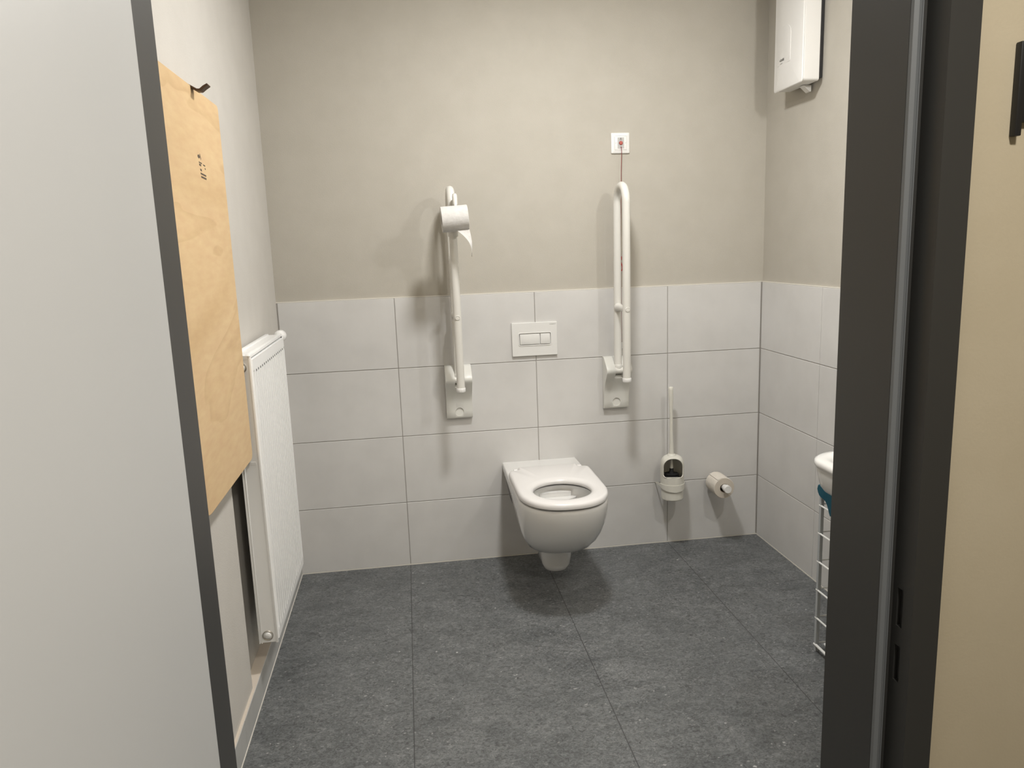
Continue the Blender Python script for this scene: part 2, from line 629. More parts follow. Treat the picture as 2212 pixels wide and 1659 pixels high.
for s in (0, 1):
    f = (lambda x: .4495 - x) if s else (lambda x: x)
    prism(bm, [(f(.6755), -2.3575), (f(.6762), -2.3625), (f(.6815), -2.3645), (f(.6865), -2.3625), (f(.6875), -2.3595), (f(.6882), -2.3615), (f(.6895), -2.3615), (f(.6905), -2.3575)], 'z', 0, 2.04)
obj('seal', bm, M_SEAL, door, 20)
bm = NB(); box(bm, -0.2365, -0.1975, -3.33, -2.4015, 0.006, 2.03, 0.0015, 2)
obj('leaf', bm, M_LEAF, door, 35)

# ================================================================== LAMPS (ceiling and mirror light, above and outside the frame)
for (nm, lab, p) in (('ceiling_lamp', 'round white ceiling lamp above the middle of the washroom', CEIL_LAMP),
                     ('ceiling_lamp', 'round white ceiling lamp in the hall outside the door', HALL_LAMP)):
    t = thing(nm, lab, 'lamp', p)
    bm = NB(); lathe(bm, [(0.15, 0.0), (0.15, -0.03), (0.145, -0.045), (0.135, -0.045), (0.135, -0.0005)], p, 'z', 48, close=True)
    obj('housing', bm, M_LAMPW, t)
    bm = NB(); lathe(bm, [(0.0, -0.02), (0.134, -0.02), (0.134, -0.03), (0.0, -0.045)], p, 'z', 48)
    obj('diffuser', bm, M_GLOW, t)
px, py, pz = GLOBE_LAMP
t = thing('globe_lamp', 'small white globe wall lamp on the right wall over the washbasin', 'lamp', (XR + 0.008, py, pz))
bm = NB(); lathe(bm, [(0.0, 0.0), (0.045, 0.0), (0.045, -0.012), (0.02, -0.018), (0.018, -(XR + 0.008 - px - GLOBE_R * 0.9)), (0.0, -(XR + 0.008 - px - GLOBE_R * 0.9))], (XR + 0.0075, py, pz), 'x', 32)
obj('housing', bm, M_LAMPW, t)
bm = NB(); bmesh.ops.create_uvsphere(bm, u_segments=24, v_segments=14, radius=GLOBE_R, matrix=Matrix.Translation(GLOBE_LAMP))
obj('globe', bm, glow('lit_globe', (1, 0.99, 0.97), GLOBE_WATT / (PI * 4 * PI * GLOBE_R ** 2)), t, 80)


# ================================================================== TOILET
def oval(z, yb, yf, hw, hb, n=64, ex=2.3, xc=0.602):
    """D-shaped outline: back edge at yb with half width hb, widest hw, rounded front at yf"""
    ym = yf + hw * 1.12                       # where the front curve starts
    if ym > yb - 0.01:
        ym = yb - 0.01
    pts = []
    nf = n // 2
    for i in range(nf + 1):                   # front curve from right to left
        a = -PI * i / nf
        c, s = math.cos(a), math.sin(a)
        pts.append((xc + hw * math.copysign(abs(c) ** (2 / ex), c), ym + (ym - yf) * math.copysign(abs(s) ** (2 / ex), s), z))
    nb = (n - nf - 1)
    k = nb // 3
    # left side back to the wall, back edge, right side
    for i in range(1, k + 1):
        t_ = i / k
        pts.append((xc - hw + (hw - hb) * t_ ** 2, ym + (yb - ym) * t_, z))
    m = nb - 2 * k
    for i in range(1, m + 1):
        pts.append((xc - hb + 2 * hb * i / (m + 1), yb, z))
    for i in range(k, 0, -1):
        t_ = i / k
        pts.append((xc + hw - (hw - hb) * t_ ** 2, ym + (yb - ym) * t_, z))
    return pts


TX = 0.602
toilet = thing('toilet', 'long white wall-hung toilet with open seat and no lid, under the flush plate', 'toilet', (TX, 0, 0))
bm = NB()
R = []
for (z, yb, yf, hw, hb) in ((0.190, -0.285, -0.430, 0.070, 0.060), (0.192, -0.27, -0.455, 0.092, 0.075), (0.205, -0.255, -0.500, 0.118, 0.09),
                            (0.230, -0.235, -0.553, 0.140, 0.105), (0.265, -0.205, -0.598, 0.157, 0.12), (0.305, -0.165, -0.636, 0.169, 0.135),
                            (0.345, -0.120, -0.664, 0.1765, 0.15), (0.375, -0.075, -0.680, 0.180, 0.158), (0.398, -0.030, -0.688, 0.1815, 0.164),
                            (0.412, 0.0, -0.692, 0.182, 0.168), (0.430, 0.0, -0.694, 0.182, 0.169), (0.4405, 0.0, -0.693, 0.181, 0.168),
                            (0.4445, 0.0, -0.690, 0.1785, 0.166), (0.446, 0.0, -0.685, 0.175, 0.163)):
    hw *= 0.95
    R.append(oval(z, yb, yf, hw, hb))
# rim, then the inside of the bowl
hole = [(0.446, -0.380, -0.645, 0.122, 1.0), (0.441, -0.376, -0.649, 0.126, 1.0), (0.40, -0.378, -0.645, 0.124, 1), (0.36, -0.385, -0.632, 0.116, 1), (0.31, -0.41, -0.60, 0.095, 1), (0.27, -0.44, -0.56, 0.06, 1)]
for (z, yb, yf, hw, _) in hole:
    n = 64
    r = []
    nf = n // 2
    yc, ry = (yb + yf) / 2, (yb - yf) / 2
    for i, p in enumerate(R[-1] if not r else r):
        pass
    base = oval(z, 0, -0.69, 0.18, 0.166)
    for (x, y, _) in base:
        a = math.atan2((y - yc) / ry, (x - TX) / hw)
        r.append((TX + hw * math.cos(a), yc + ry * math.sin(a), z))
    R.append(r)
loft(bm, R)
bowl = obj('bowl', bm, M_CERAMIC, toilet, 50)
# outlet trap below the bowl running back to the wall
bm = NB()
R = []
for (z, yb, yf, hw) in ((0.068, -0.27, -0.345, 0.022), (0.071, -0.255, -0.365, 0.038), (0.083, -0.235, -0.388, 0.050), (0.105, -0.20, -0.402, 0.0585), (0.14, -0.15, -0.41, 0.063), (0.20, -0.08, -0.425, 0.068), (0.26, -0.03, -0.45, 0.075), (0.33, 0, -0.45, 0.085), (0.405, 0, -0.45, 0.095)):
    R.append([(TX + p[0], p[1], z) for p in [(q[0], q[1]) for q in rrect(-hw, hw, yf, yb, min(hw * 0.96, (yb - yf) / 2 * 0.96), 8)]])
loft(bm, R)
obj('trap', bm, M_CERAMIC, toilet, 50)
# oblong fixing slot in each side of the pan
for s, nm in ((-1, 'fixing_slot'), (1, 'fixing_slot')):
    bm = NB()
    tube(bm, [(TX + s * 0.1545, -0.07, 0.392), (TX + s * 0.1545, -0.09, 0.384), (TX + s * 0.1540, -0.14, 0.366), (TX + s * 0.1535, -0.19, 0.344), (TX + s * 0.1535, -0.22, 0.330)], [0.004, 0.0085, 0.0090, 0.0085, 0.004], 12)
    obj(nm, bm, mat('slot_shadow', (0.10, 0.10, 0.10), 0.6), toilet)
# water pool and flush distributor
bm = NB(); lathe(bm, [(0.0, 0.0), (0.085, 0.0), (0.085, -0.004), (0, -0.004)], (TX, -0.505, 0.305), 'z', 32)
obj('water', bm, mat('bowl_water', (0.55, 0.56, 0.55), 0.03), toilet)
bm = NB()
prism(bm, [(x, y) for x, y in rrect(TX - 0.075, TX + 0.060, -0.405, -0.383, 0.008)], 'z', 0.355, 0.425)
obj('flush_distributor', bm, M_CERAMIC, toilet)


def seat_ring(yb, yf, hw, rc, n=96):
    """outer outline of the seat, polar-sorted around (TX,-0.5)"""
    pts = []
    ym = yf + 0.205
    nn = 40
    for i in range(nn + 1):
        a = -PI * i / nn
        c, s = math.cos(a), math.sin(a)
        pts.append((TX + hw * math.copysign(abs(c) ** (2 / 2.35), c), ym + 0.205 * math.copysign(abs(s) ** (2 / 2.35), s)))
    for i in range(9):
        pts.append((TX - hw, ym + (yb - rc - ym) * (i + 1) / 9))
    for i in range(1, 7):
        a = PI - (PI / 2) * i / 6
        pts.append((TX - hw + rc + rc * math.cos(a), yb - rc + rc * math.sin(a)))
    tw, yt = 0.130, yb + 0.043           # tongue running back to the hinges
    pts += [(TX - tw, yb), (TX - tw, yt - 0.016), (TX - tw + 0.005, yt - 0.005), (TX - tw + 0.016, yt)]
    for i in range(1, 12):
        pts.append((TX - tw + 0.016 + (2 * tw - 0.032) * i / 12, yt))
    pts += [(TX + tw - 0.016, yt), (TX + tw - 0.005, yt - 0.005), (TX + tw, yt - 0.016), (TX + tw, yb)]
    for i in range(0, 7):
        a = PI / 2 - (PI / 2) * i / 6
        pts.append((TX + hw - rc + rc * math.cos(a), yb - rc + rc * math.sin(a)))
    for i in range(8, 0, -1):
        pts.append((TX + hw, ym + (yb - rc - ym) * i / 9))
    return pts


def inset(pts, d, cen):
    out = []
    n = len(pts)
    for i in range(n):
        a, b, c = Vector(pts[i - 1]), Vector(pts[i]), Vector(pts[(i + 1) % n])
        t_ = (c - a).normalized()
        nrm = Vector((-t_.y, t_.x))
        if nrm.dot(Vector(cen) - b) < 0:
            nrm = -nrm
        out.append(tuple(b + nrm * d))
    return out


bm = NB()
out = seat_ring(-0.232, -0.701, 0.1725, 0.028)
cen = (TX, -0.515)
HX, HYR, HYC = 0.1105, 0.1165, -0.515


def hole_pts(d):
    r = []
    for (x, y) in out:
        a = math.atan2((y - HYC) / HYR, (x - TX) / HX)
        r.append((TX + (HX + d) * math.cos(a), HYC + (HYR + d) * math.sin(a)))
    return r


prof = [(out, 0.456), (inset(out, -0.001, cen), 0.463), (inset(out, 0.0005, cen), 0.471), (inset(out, 0.005, cen), 0.4765), (inset(out, 0.013, cen), 0.4785),
        (hole_pts(0.030), 0.4785), (hole_pts(0.014), 0.4765), (hole_pts(0.004), 0.4715), (hole_pts(0), 0.464), (hole_pts(0.003), 0.456)]
loft(bm, [[(x, y, z) for x, y in p] for p, z in prof] + [[(x, y, 0.456) for x, y in out]], False, False)
bmesh.ops.remove_doubles(bm, verts=bm.verts[:], dist=1e-6)
seat = obj('seat', bm, M_SEAT, toilet, 60)
for sx in (-1, 1):
    bm = NB(); tube(bm, [(TX + sx * 0.128, -0.207, 0.4645), (TX + sx * 0.144, -0.207, 0.4645)], 0.0085, 20)
    box(bm, TX + sx * 0.1385 - 0.0045, TX + sx * 0.1385 + 0.0045, -0.214, -0.200, 0.4455, 0.4645, 0.001)
    obj('hinge', bm, M_SEAT, seat, 40)

# ================================================================== FLUSH PLATE
fp = thing('flush_plate', 'white rectangular dual flush plate on the grey tiles above the toilet', 'flush plate', (0.597, 0, 0.9965))
X0, X1, Z0, Z1 = 0.4965, 0.6970, 0.9235, 1.0695
bx0, bx1, bz0, bz1 = 0.5285, 0.6675, 0.9715, 1.0225
bm = NB()
o_ = rrect(X0, X1, Z0, Z1, 0.002, 2)
i_ = rrect(bx0, bx1, bz0, bz1, 0.004, 2)


def r3(p, y):
    return [(a, y, b) for a, b in p]


def ins(p, d, c):
    return [tuple(q) for q in inset(p, d, c)]


cc = (0.597, 0.9965)
loft(bm, [r3(o_, -0.0005), r3(o_, -0.009), r3(rrect(X0 + .0012, X1 - .0012, Z0 + .0012, Z1 - .0012, .002, 2), -0.0105), r3(rrect(bx0 - .004, bx1 + .004, bz0 - .004, bz1 + .004, .006, 2), -0.0105),
          r3(rrect(bx0 - .0035, bx1 + .0035, bz0 - .0035, bz1 + .0035, .006, 2), -0.0125), r3(rrect(bx0 - .001, bx1 + .001, bz0 - .001, bz1 + .001, .005, 2), -0.0125), r3(i_, -0.0115), r3(i_, -0.004)], True, True)
obj('plate', bm, M_PLATE, fp, 25)
for (a, b) in ((bx0 + 0.003, 0.6190), (0.6225, bx1 - 0.003)):
    bm = NB(); box(bm, a, b, -0.0135, -0.003, bz0 + 0.003, bz1 - 0.003, 0.0012, 2)
    obj('flush_button', bm, M_PLATE, fp, 30)
bm = place(text_mesh('GEBERIT', 0.0062), (1.25, 0, 0), (0, 0, 1), (0, -1, 0), (0.678, -0.0107, 1.0590))
lg = obj('maker_lettering', bm, M_FAINT, fp, 0)
lg['label'] = 'tiny faint grey lettering'


# ================================================================== GRAB BARS
def grab_bar(xc, label, lean=0.0):
    t = thing('grab_bar', label, 'grab bar', (xc, 0, 0.67), 'folded-up grab bars beside the toilet')
    yr, yf, rt_, rr = -0.055, -0.192, 0.0165, 0.0685
    L = lambda z: xc + lean * (z - 0.85)
    # wall mount: shaped block, thick at the hinge and thin at the foot
    hw = 0.0565
    prof = [(-0.010, 0.668), (-0.020, 0.668), (-0.024, 0.673), (-0.026, 0.70), (-0.028, 0.735), (-0.034, 0.762), (-0.050, 0.792), (-0.066, 0.814), (-0.078, 0.829), (-0.0835, 0.838), (-0.085, 0.847), (-0.081, 0.857), (-0.056, 0.878), (-0.030, 0.898), (-0.022, 0.902), (-0.0015, 0.902), (-0.0015, 0.668)]
    bm = NB()
    # two cheeks and a lower body leaving a hinge slot in the middle
    sl = 0.0185
    for (a, b) in ((xc - hw, xc - sl + 0.001), (xc + sl - 0.001, xc + hw)):
        prism(bm, prof, 'x', a, b)
    low = [(-0.0015, 0.668), (-0.020, 0.668), (-0.024, 0.673), (-0.026, 0.70), (-0.028, 0.735), (-0.034, 0.762), (-0.050, 0.792), (-0.063, 0.811), (-0.058, 0.820), (-0.035, 0.838), (-0.020, 0.855), (-0.012, 0.902), (-0.0015, 0.902)]
    prism(bm, low, 'x', xc - sl, xc + sl)
    mt = obj('wall_mount', bm, M_MOUNT, t, 40)
    # round dish cut into the foot, with the screw cover at its bottom
    bm = NB(); lathe(bm, [(0.0, 0.003), (0.0182, 0.003), (0.0182, -0.02), (0.0, -0.02)], (xc, -0.0245, 0.697), 'y', 40)
    cut = obj('cutter', bm, M_MOUNT, None, 0)
    bo = mt.modifiers.new('cut', 'BOOLEAN'); bo.object = cut; bo.operation = 'DIFFERENCE'; bo.solver = 'EXACT'; bo.use_self = True
    bv = mt.modifiers.new('b', 'BEVEL'); bv.width = 0.0035; bv.segments = 3; bv.limit_method = 'ANGLE'; bv.angle_limit = 0.9
    bake(mt)
    bpy.data.objects.remove(cut, do_unlink=True)
    bm = NB(); lathe(bm, [(0.0, -0.0006), (0.0165, -0.0006), (0.0176, 0.0004), (0.0176, 0.002), (0.0, 0.002)], (xc, -0.0215, 0.697), 'y', 40)
    obj('screw_cover', bm, M_MOUNT, mt, 35)
    bm = NB(); tube(bm, [(xc - sl - 0.001, -0.066, 0.846), (xc + sl + 0.001, -0.066, 0.846)], 0.0145, 28)
    obj('hinge_pin', bm, M_BAR, mt)
    # bent tube
    pts = [(L(0.862), yr - 0.004, 0.862), (L(0.88), yr, 0.88)] + [(L(z), yr, z) for z in (1.0, 1.2, 1.4, 1.56)]
    zc = 1.561
    for i in range(1, 24):
        a = PI * i / 24
        pts.append((L(zc + rr * math.sin(a)), (yr + yf) / 2 + rr * math.cos(a), zc + rr * math.sin(a)))
    pts += [(L(z), yf, z) for z in (1.56, 1.4, 1.2, 1.0, 0.832)]
    bm = NB(); tube(bm, pts, rt_, 28)
    tb = obj('tube', bm, M_BAR, t, 50)
    bm = NB(); lathe(bm, [(0.0, 0.0), (0.0175, 0.0), (0.0188, 0.002), (0.0188, 0.015), (0.0178, 0.017), (0.0, 0.017)], (L(0.82), yf, 0.816), 'z', 32)
    obj('end_cap', bm, M_SWITCH, tb)
    bm = NB(); lathe(bm, [(0.0, 0.0), (0.018, 0.0), (0.0192, 0.003), (0.0192, 0.020), (0.0168, 0.024), (0.0, 0.024)], (L(0.86), yr - 0.004, 0.848), 'z', 32)
    obj('hinge_sleeve', bm, M_BAR, tb)
    # cross strut with flared end
    zs = 1.123
    bm = NB(); lathe(bm, [(0.0, 0.0), (0.019, 0.0), (0.019, -0.004), (0.0165, -0.012), (0.0135, -0.022), (0.0130, -0.110), (0.0, -0.110)], (L(zs), yr - 0.012, zs), 'y', 32)
    obj('strut', bm, M_BAR, tb, 45)
    bm = NB(); lathe(bm, [(0.0, -0.0022), (0.0055, -0.0022), (0.0062, -0.0012), (0.0072, -0.0012), (0.0082, -0.0028), (0.0098, -0.0018), (0.0100, 0.004), (0.0, 0.004)], (L(zs), yf - rt_ + 0.0005, zs), 'y', 32)
    obj('cover_cap', bm, M_BAR, tb, 35)
    return t, tb


gR, _ = grab_bar(0.957, 'folded-up white grab bar on the right of the toilet, below the alarm switch', 0.004)
gL, tL = grab_bar(0.253, 'folded-up white grab bar on the left of the toilet, carrying a toilet roll', -0.004)
# roll arm of the left bar
bm = NB()
tube(bm, [(0.258, -0.196, 1.470), (0.258, -0.214, 1.490), (0.260, -0.219, 1.52), (0.261, -0.219, 1.582), (0.261, -0.224, 1.595), (0.261, -0.233, 1.601), (0.261, -0.243, 1.598), (0.261, -0.248, 1.588), (0.261, -0.248, 1.566)], 0.0092, 20)
arm = obj('roll_arm', bm, M_BAR, gL, 50)
bm = NB(); lathe(bm, [(0.0168, 0.0), (0.0205, 0.0), (0.0205, 0.052), (0.0168, 0.052)], (0.2507, -0.192, 1.445), 'z', 32, close=True)
obj('tube_clip', bm, M_BAR, arm)
bm = NB(); tube(bm, [(0.210, -0.264, 1.5215), (0.300, -0.264, 1.5215)], 0.011, 20)
tube(bm, [(0.261, -0.248, 1.575), (0.261, -0.262, 1.56), (0.261, -0.264, 1.525)], 0.006, 14)
obj('roll_peg', bm, M_BAR, arm)


def roll(name, label, a, b, axis, r, rc, m_side, m_end):
    """paper roll between end centres a and b along axis"""
    t = thing(name, label, 'toilet roll', ((a[0] + b[0]) / 2, (a[1] + b[1]) / 2, (a[2] + b[2]) / 2))
    L_ = (b[0] - a[0]) if axis == 'x' else (b[1] - a[1])
    bm = NB()
    seg = 72
    prof = [(rc, 0), (r - 0.0015, 0), (r, 0.0015 if L_ > 0 else -0.0015), (r, L_ - (0.0015 if L_ > 0 else -0.0015)), (r - 0.0015, L_), (rc, L_)]
    lathe(bm, prof, a, axis, seg, 0, close=True)
    for f in bm.faces:
        f.normal_update()
        n = f.normal
        if abs(n.x if axis == 'x' else n.y) > 0.9:
            f.material_index = 1
    obj('paper', bm, [m_side, m_end], t, 40)
    bm = NB()
    lathe(bm, [(rc - 0.0015, 0.0005 if L_ > 0 else -0.0005), (rc - 0.0001, 0.0005 if L_ > 0 else -0.0005), (rc - 0.0001, L_ * 0.995), (rc - 0.0015, L_ * 0.995)], a, axis, 48, close=True)
    obj('core', bm, M_CORE, t, 40)
    return t


rl = roll('toilet_roll', 'half-used white toilet roll with torn sheet hanging from the left grab bar', (0.2035, -0.264, 1.5115), (0.3065, -0.264, 1.5115), 'x', 0.0490, 0.0200, M_PAPER, M_PAPER)
rl.rotation_euler = (0, math.radians(-3.5), 0)
# the torn end hangs from the lower back of the roll and curls
bm = NB()
G = []
nu, nv = 14, 18
for j in range(nv + 1):
    v_ = j / nv
    row = []
    xl = 0.258 + 0.045 * (1 - (1 - v_) ** 2.4)            # torn diagonal edge
    xr_ = 0.3062 - 0.004 * v_ ** 3
    for i in range(nu + 1):
        u_ = i / nu
        x = xl + (xr_ - xl) * u_
        a = -0.25 * PI - 0.25 * PI * min(1, v_ * 6) 
        z = 1.465 - 0.103 * v_
        y = -0.288 - 0.018 * math.sin(v_ * 2.4) - 0.010 * (1 - u_) * v_ + 0.012 * u_ * v_
        row.append(bm.verts.new((x + 0.004 * math.sin(3 * v_), y, z)))
    G.append(row)
for j in range(nv):
    for i in range(nu):
        bm.faces.new((G[j][i], G[j][i + 1], G[j + 1][i + 1], G[j + 1][i]))
sh = obj('loose_sheet', bm, M_PAPER, rl, 60)
solidify(sh, 0.0006, 0)

# ================================================================== ALARM SWITCH WITH PULL CORD
al = thing('alarm_switch', 'white square emergency call switch with red button and red pull cord', 'switch', (0.9935, 0.008, 1.8145))
yw = 0.008
bm = NB()
S = lambda d, y: [(a, y, b) for a, b in rrect(0.9535 + d, 1.0340 - d, 1.7725 + d, 1.8570 - d, 0.003, 3)]
loft(bm, [S(0, yw - 0.0003), S(0, yw - 0.005), S(0.0012, yw - 0.0075), S(0.011, yw - 0.0115), S(0.0130, yw - 0.0115), S(0.0135, yw - 0.006)])
obj('frame', bm, M_SWITCH, al, 20)
bm = NB()
cx, cz = 0.9937, 1.8147
box(bm, cx - 0.0265, cx + 0.0265, yw - 0.0130, yw - 0.004, cz - 0.0285, cz + 0.0285, 0.0012, 2)
rk = obj('insert', bm, M_SWITCH, al, 30)
bm = NB(); box(bm, cx - 0.0138, cx + 0.0142, yw - 0.0135, yw - 0.012, cz - 0.0228, cz + 0.0225, 0.0003, 1)
obj('grey_field', bm, M_GREYPL, rk)
bm = NB(); lathe(bm, [(0.0, -0.0045), (0.006, -0.0042), (0.0078, -0.0025), (0.0080, 0.001), (0.0, 0.001)], (cx + 0.0005, yw - 0.0135, cz - 0.0005), 'y', 32)
obj('red_button', bm, M_RED, rk)
# small caller symbol: head and shoulders
bm = NB(); lathe(bm, [(0.0, -0.0003), (0.0021, -0.0003), (0.0021, 0.0002), (0, 0.0002)], (cx + 0.0002, yw - 0.0135, cz + 0.0185), 'y', 20)
obj('symbol_head', bm, M_BLACK, rk)
bm = NB()
for s in (-1, 1):
    box(bm, cx + s * 0.0030 - 0.0009, cx + s * 0.0030 + 0.0009, yw - 0.0138, yw - 0.0133, cz + 0.0105, cz + 0.0140)
box(bm, cx - 0.0028, cx + 0.0028, yw - 0.0138, yw - 0.0133, cz + 0.0130, cz + 0.0148)
obj('symbol_body', bm, M_INK, rk)
for s in (-1, 1):
    bm = NB()
    prism(bm, [(cx + s * 0.0212 - 0.002, cz - 0.002), (cx + s * 0.0212 + 0.0002, cz - 0.0022), (cx + s * 0.0212 + 0.0024, cz + 0.003), (cx + s * 0.0212 + 0.0012, cz + 0.003)], 'y', yw - 0.0133, yw - 0.0128)
    obj('lens_mark', bm, M_FAINT, rk)
# cord with finger loops
bm = NB()
cxd = 0.9885
tube(bm, [(cx + 0.0005, yw - 0.012, cz - 0.0155), (cx + 0.0012, yw - 0.019, cz - 0.0180), (cx + 0.002, yw - 0.019, cz - 0.034), (0.9925, -0.013, 1.70), (cxd - 0.001, -0.013, 1.40), (cxd - 0.001, -0.012, 1.10), (cxd - 0.001, -0.010, 0.958)], 0.0013, 10)
cord = obj('pull_cord', bm, M_CORD, al, 50)


def ring(zc, nm='pull_ring'):
    bm = NB()
    x0 = cxd - 0.0085
    pts = []
    for i in range(28):
        a = 2 * PI * i / 28
        w = 0.0125 * (0.55 - 0.45 * math.sin(a)) if True else 0
        pts.append((x0 + (0.017 * math.cos(a)) * (0.62 - 0.38 * math.sin(a)), -0.015 - 0.003 * math.cos(a), zc - 0.004 + 0.026 * math.sin(a)))
    tube(bm, pts, 0.0024, 10, closed=True)
    box(bm, cxd - 0.0075, cxd + 0.0025, -0.018, -0.010, zc + 0.020, zc + 0.036, 0.0015)
    obj(nm, bm, mat('red_loop', (0.40, 0.012, 0.018), 0.35), cord, 50)


ring(1.303)
bm = NB(); prism(bm, [(cxd - 0.009, 0.935), (cxd + 0.008, 0.935), (cxd + 0.003, 0.962), (cxd - 0.004, 0.962)], 'y', -0.014, -0.006)
obj('cord_end', bm, M_SWITCH, cord)

# ================================================================== TOILET BRUSH AND ITS HOLDER
BX, BY, BR = 1.1985, -0.078, 0.0525
bh = thing('toilet_brush_holder', 'white cup-shaped toilet brush holder with arched opening, fixed on the grey tiles', 'brush holder', (BX, 0, 0.242))
bm = NB()
ns_, nh = 120, 110
prof = [(0.0, 0.0)]
zb, zt_, zd = 0.2425, 0.447, 0.400
profile = []


def sst0(a, b, x):
    x = min(1, max(0, (x - a) / (b - a)))
    return x * x * (3 - 2 * x)


for i in range(nh + 1):
    z = zb + (zd - zb) * i / nh
    profile.append((BR * (0.945 + 0.055 * sst0(0.035, 0.055, z - zb)) - 0.003 * max(0, 1 - (z - zb) / 0.004), z))
for i in range(1, 40):
    a = (PI / 2) * i / 40
    profile.append((BR * math.cos(a) ** 0.62, zd + (zt_ - zd) * math.sin(a) ** 0.9))


SN, CS = math.sin(math.radians(12)), math.cos(math.radians(12))     # the opening is turned a little to the left


def in_window(x, z):
    w, z0, z1, rc = 0.0435, 0.352, 0.4390, 0.040
    z0 = z0 + 0.0  # sill
    dx = abs(x)
    if dx > w or z < z0 or z > z1:
        return False
    if z > z1 - rc and dx > w - rc:
        return (dx - (w - rc)) ** 2 + (z - (z1 - rc)) ** 2 < rc ** 2
    rb = 0.012
    if z < z0 + rb and dx > w - rb:
        return (dx - (w - rb)) ** 2 + (z - (z0 + rb)) ** 2 < rb ** 2
    return True


rings = []
for (r, z) in profile:
    rings.append([bm.verts.new((BX + r * math.cos(2 * PI * k / ns_), BY + r * math.sin(2 * PI * k / ns_), z)) for k in range(ns_)])
for A, B in zip(rings[:-1], rings[1:]):
    for k in range(ns_):
        q = (A[k], A[(k + 1) % ns_], B[(k + 1) % ns_], B[k])
        c = sum((v.co for v in q), Vector()) / 4
        dx_, dy_ = c.x - BX, c.y - BY
        if -dx_ * SN - dy_ * CS > 0 and in_window(dx_ * CS - dy_ * SN, c.z):
            continue
        bm.faces.new(q)
bm.faces.new(rings[0][::-1])
bmesh.ops.delete(bm, geom=[v for v in bm.verts if not v.link_faces], context='VERTS')
cup = obj('cup', bm, M_BRUSH, bh, 50)
solidify(cup, 0.0028, -1)
# rolled rim round the opening
pts = []
w, z0, z1 = 0.0435, 0.352, 0.4390
for (x, z) in rrect(-w, w, z0, z1, (0.012, 0.012, 0.040, 0.040), 12):
    rr_ = BR if z < zd else BR * math.cos(math.asin(min(1, ((z - zd) / (zt_ - zd)) ** (1 / 0.9)))) ** 0.62
    y = math.sqrt(max(rr_ ** 2 - x ** 2, 0.00002)) + 0.0003
    pts.append((BX + x * CS - y * SN, BY - x * SN - y * CS, z))
bm = NB(); tube(bm, pts, 0.0022, 10, closed=True)
obj('rim', bm, M_BRUSH, cup, 60)
# sling bracket: back plate, sloping band round the cup
bm = NB()
band = []
nb_ = 60
for i in range(nb_ + 1):
    a = PI + PI * i / nb_            # left, front, right
    x, y = (BR + 0.0004) * math.cos(a), (BR + 0.0004) * math.sin(a)
    d = max(0, -y / BR)              # 0 at the sides, 1 in front
    band.append((BX + x, BY + y, 0.3010 - 0.0150 * d, 0.3175))
left = [(BX - 0.0535, -0.001, 0.2985, 0.3010), (BX - 0.0532, -0.040, 0.2995, 0.3110)]
right = [(BX + 0.0532, -0.040, 0.2995, 0.3110), (BX + 0.0535, -0.001, 0.2985, 0.3010)]
band = left + band + right
A = [bm.verts.new((x, y, z0)) for x, y, z0, z1 in band]
B = [bm.verts.new((x, y, z1)) for x, y, z0, z1 in band]
for i in range(len(band) - 1):
    bm.faces.new((A[i], A[i + 1], B[i + 1], B[i]))
br = obj('sling_bracket', bm, M_BRUSH, bh, 40)
solidify(br, 0.0022, 1)

tb_ = thing('toilet_brush', 'toilet brush with long white handle and black bristles, standing in the holder', 'toilet brush', (BX, BY, 0.2465))
bm = NB(); lathe(bm, [(0.0, 0.312), (0.0085, 0.312), (0.0105, 0.310), (0.0108, 0.300), (0.0100, 0.262), (0.0080, 0.22), (0.0070, 0.17), (0.0072, 0.12), (0.0085, 0.06), (0.0105, 0.018), (0.0112, 0.006), (0.0175, 0.003), (0.0195, -0.001), (0.0175, -0.005), (0.0060, -0.006), (0.0062, -0.03), (0.0078, -0.062), (0.0084, -0.074), (0.0, -0.074)], (BX - 0.003, BY, 0.4475), 'z', 32)
for v in bm.verts:                     # the handle leans a touch to the left
    v.co.x += -0.004 * max(0, v.co.z - 0.44) / 0.3
obj('handle', bm, M_BRUSH, tb_, 50)
bm = NB()
prof = [(0.0, 0.142), (0.0085, 0.142), (0.0095, 0.128), (0.0125, 0.118)]
for i in range(14):
    z = 0.116 - i * 0.0075
    prof += [(0.030 + 0.010 * math.sin(PI * (i + 1) / 15), z), (0.026 + 0.008 * math.sin(PI * (i + 1) / 15), z - 0.004)]
prof += [(0.0, 0.008)]
lathe(bm, prof, (BX - 0.003, BY, 0.2435), 'z', 60)
for v in bm.verts:
    d = Vector((v.co.x - BX + 0.003, v.co.y - BY))
    if d.length > 0.012:
        k = 1 + 0.10 * noise.noise(Vector((v.co.x * 300, v.co.y * 300, v.co.z * 300)))
        v.co.x = BX - 0.003 + d.x * k
        v.co.y = BY + d.y * k
obj('bristles', bm, M_BRISTLE, tb_, 20)

# ================================================================== SPARE ROLL ON ITS PEG
PX, PZ = 1.4280, 0.2860
sp = thing('spare_roll_holder', 'white round wall peg for a spare roll, low on the back wall', 'roll holder', (PX + 0.003, 0, PZ + 0.003))
bm = NB(); lathe(bm, [(0.0, 0.0), (0.022, 0.0), (0.022, -0.006), (0.0135, -0.009), (0.0135, -0.138), (0.0168, -0.139), (0.0172, -0.160), (0.0160, -0.1625), (0.0, -0.1625)], (PX + 0.0015, -0.0005, PZ + 0.0045), 'y', 40)
obj('peg', bm, M_SWITCH, sp, 40)
rl2 = roll('toilet_roll', 'beige spare toilet roll on the low wall peg right of the toilet brush', (PX, -0.024, PZ), (PX, -0.124, PZ), 'y', 0.0480, 0.0205, M_PAPER2, M_CARD)
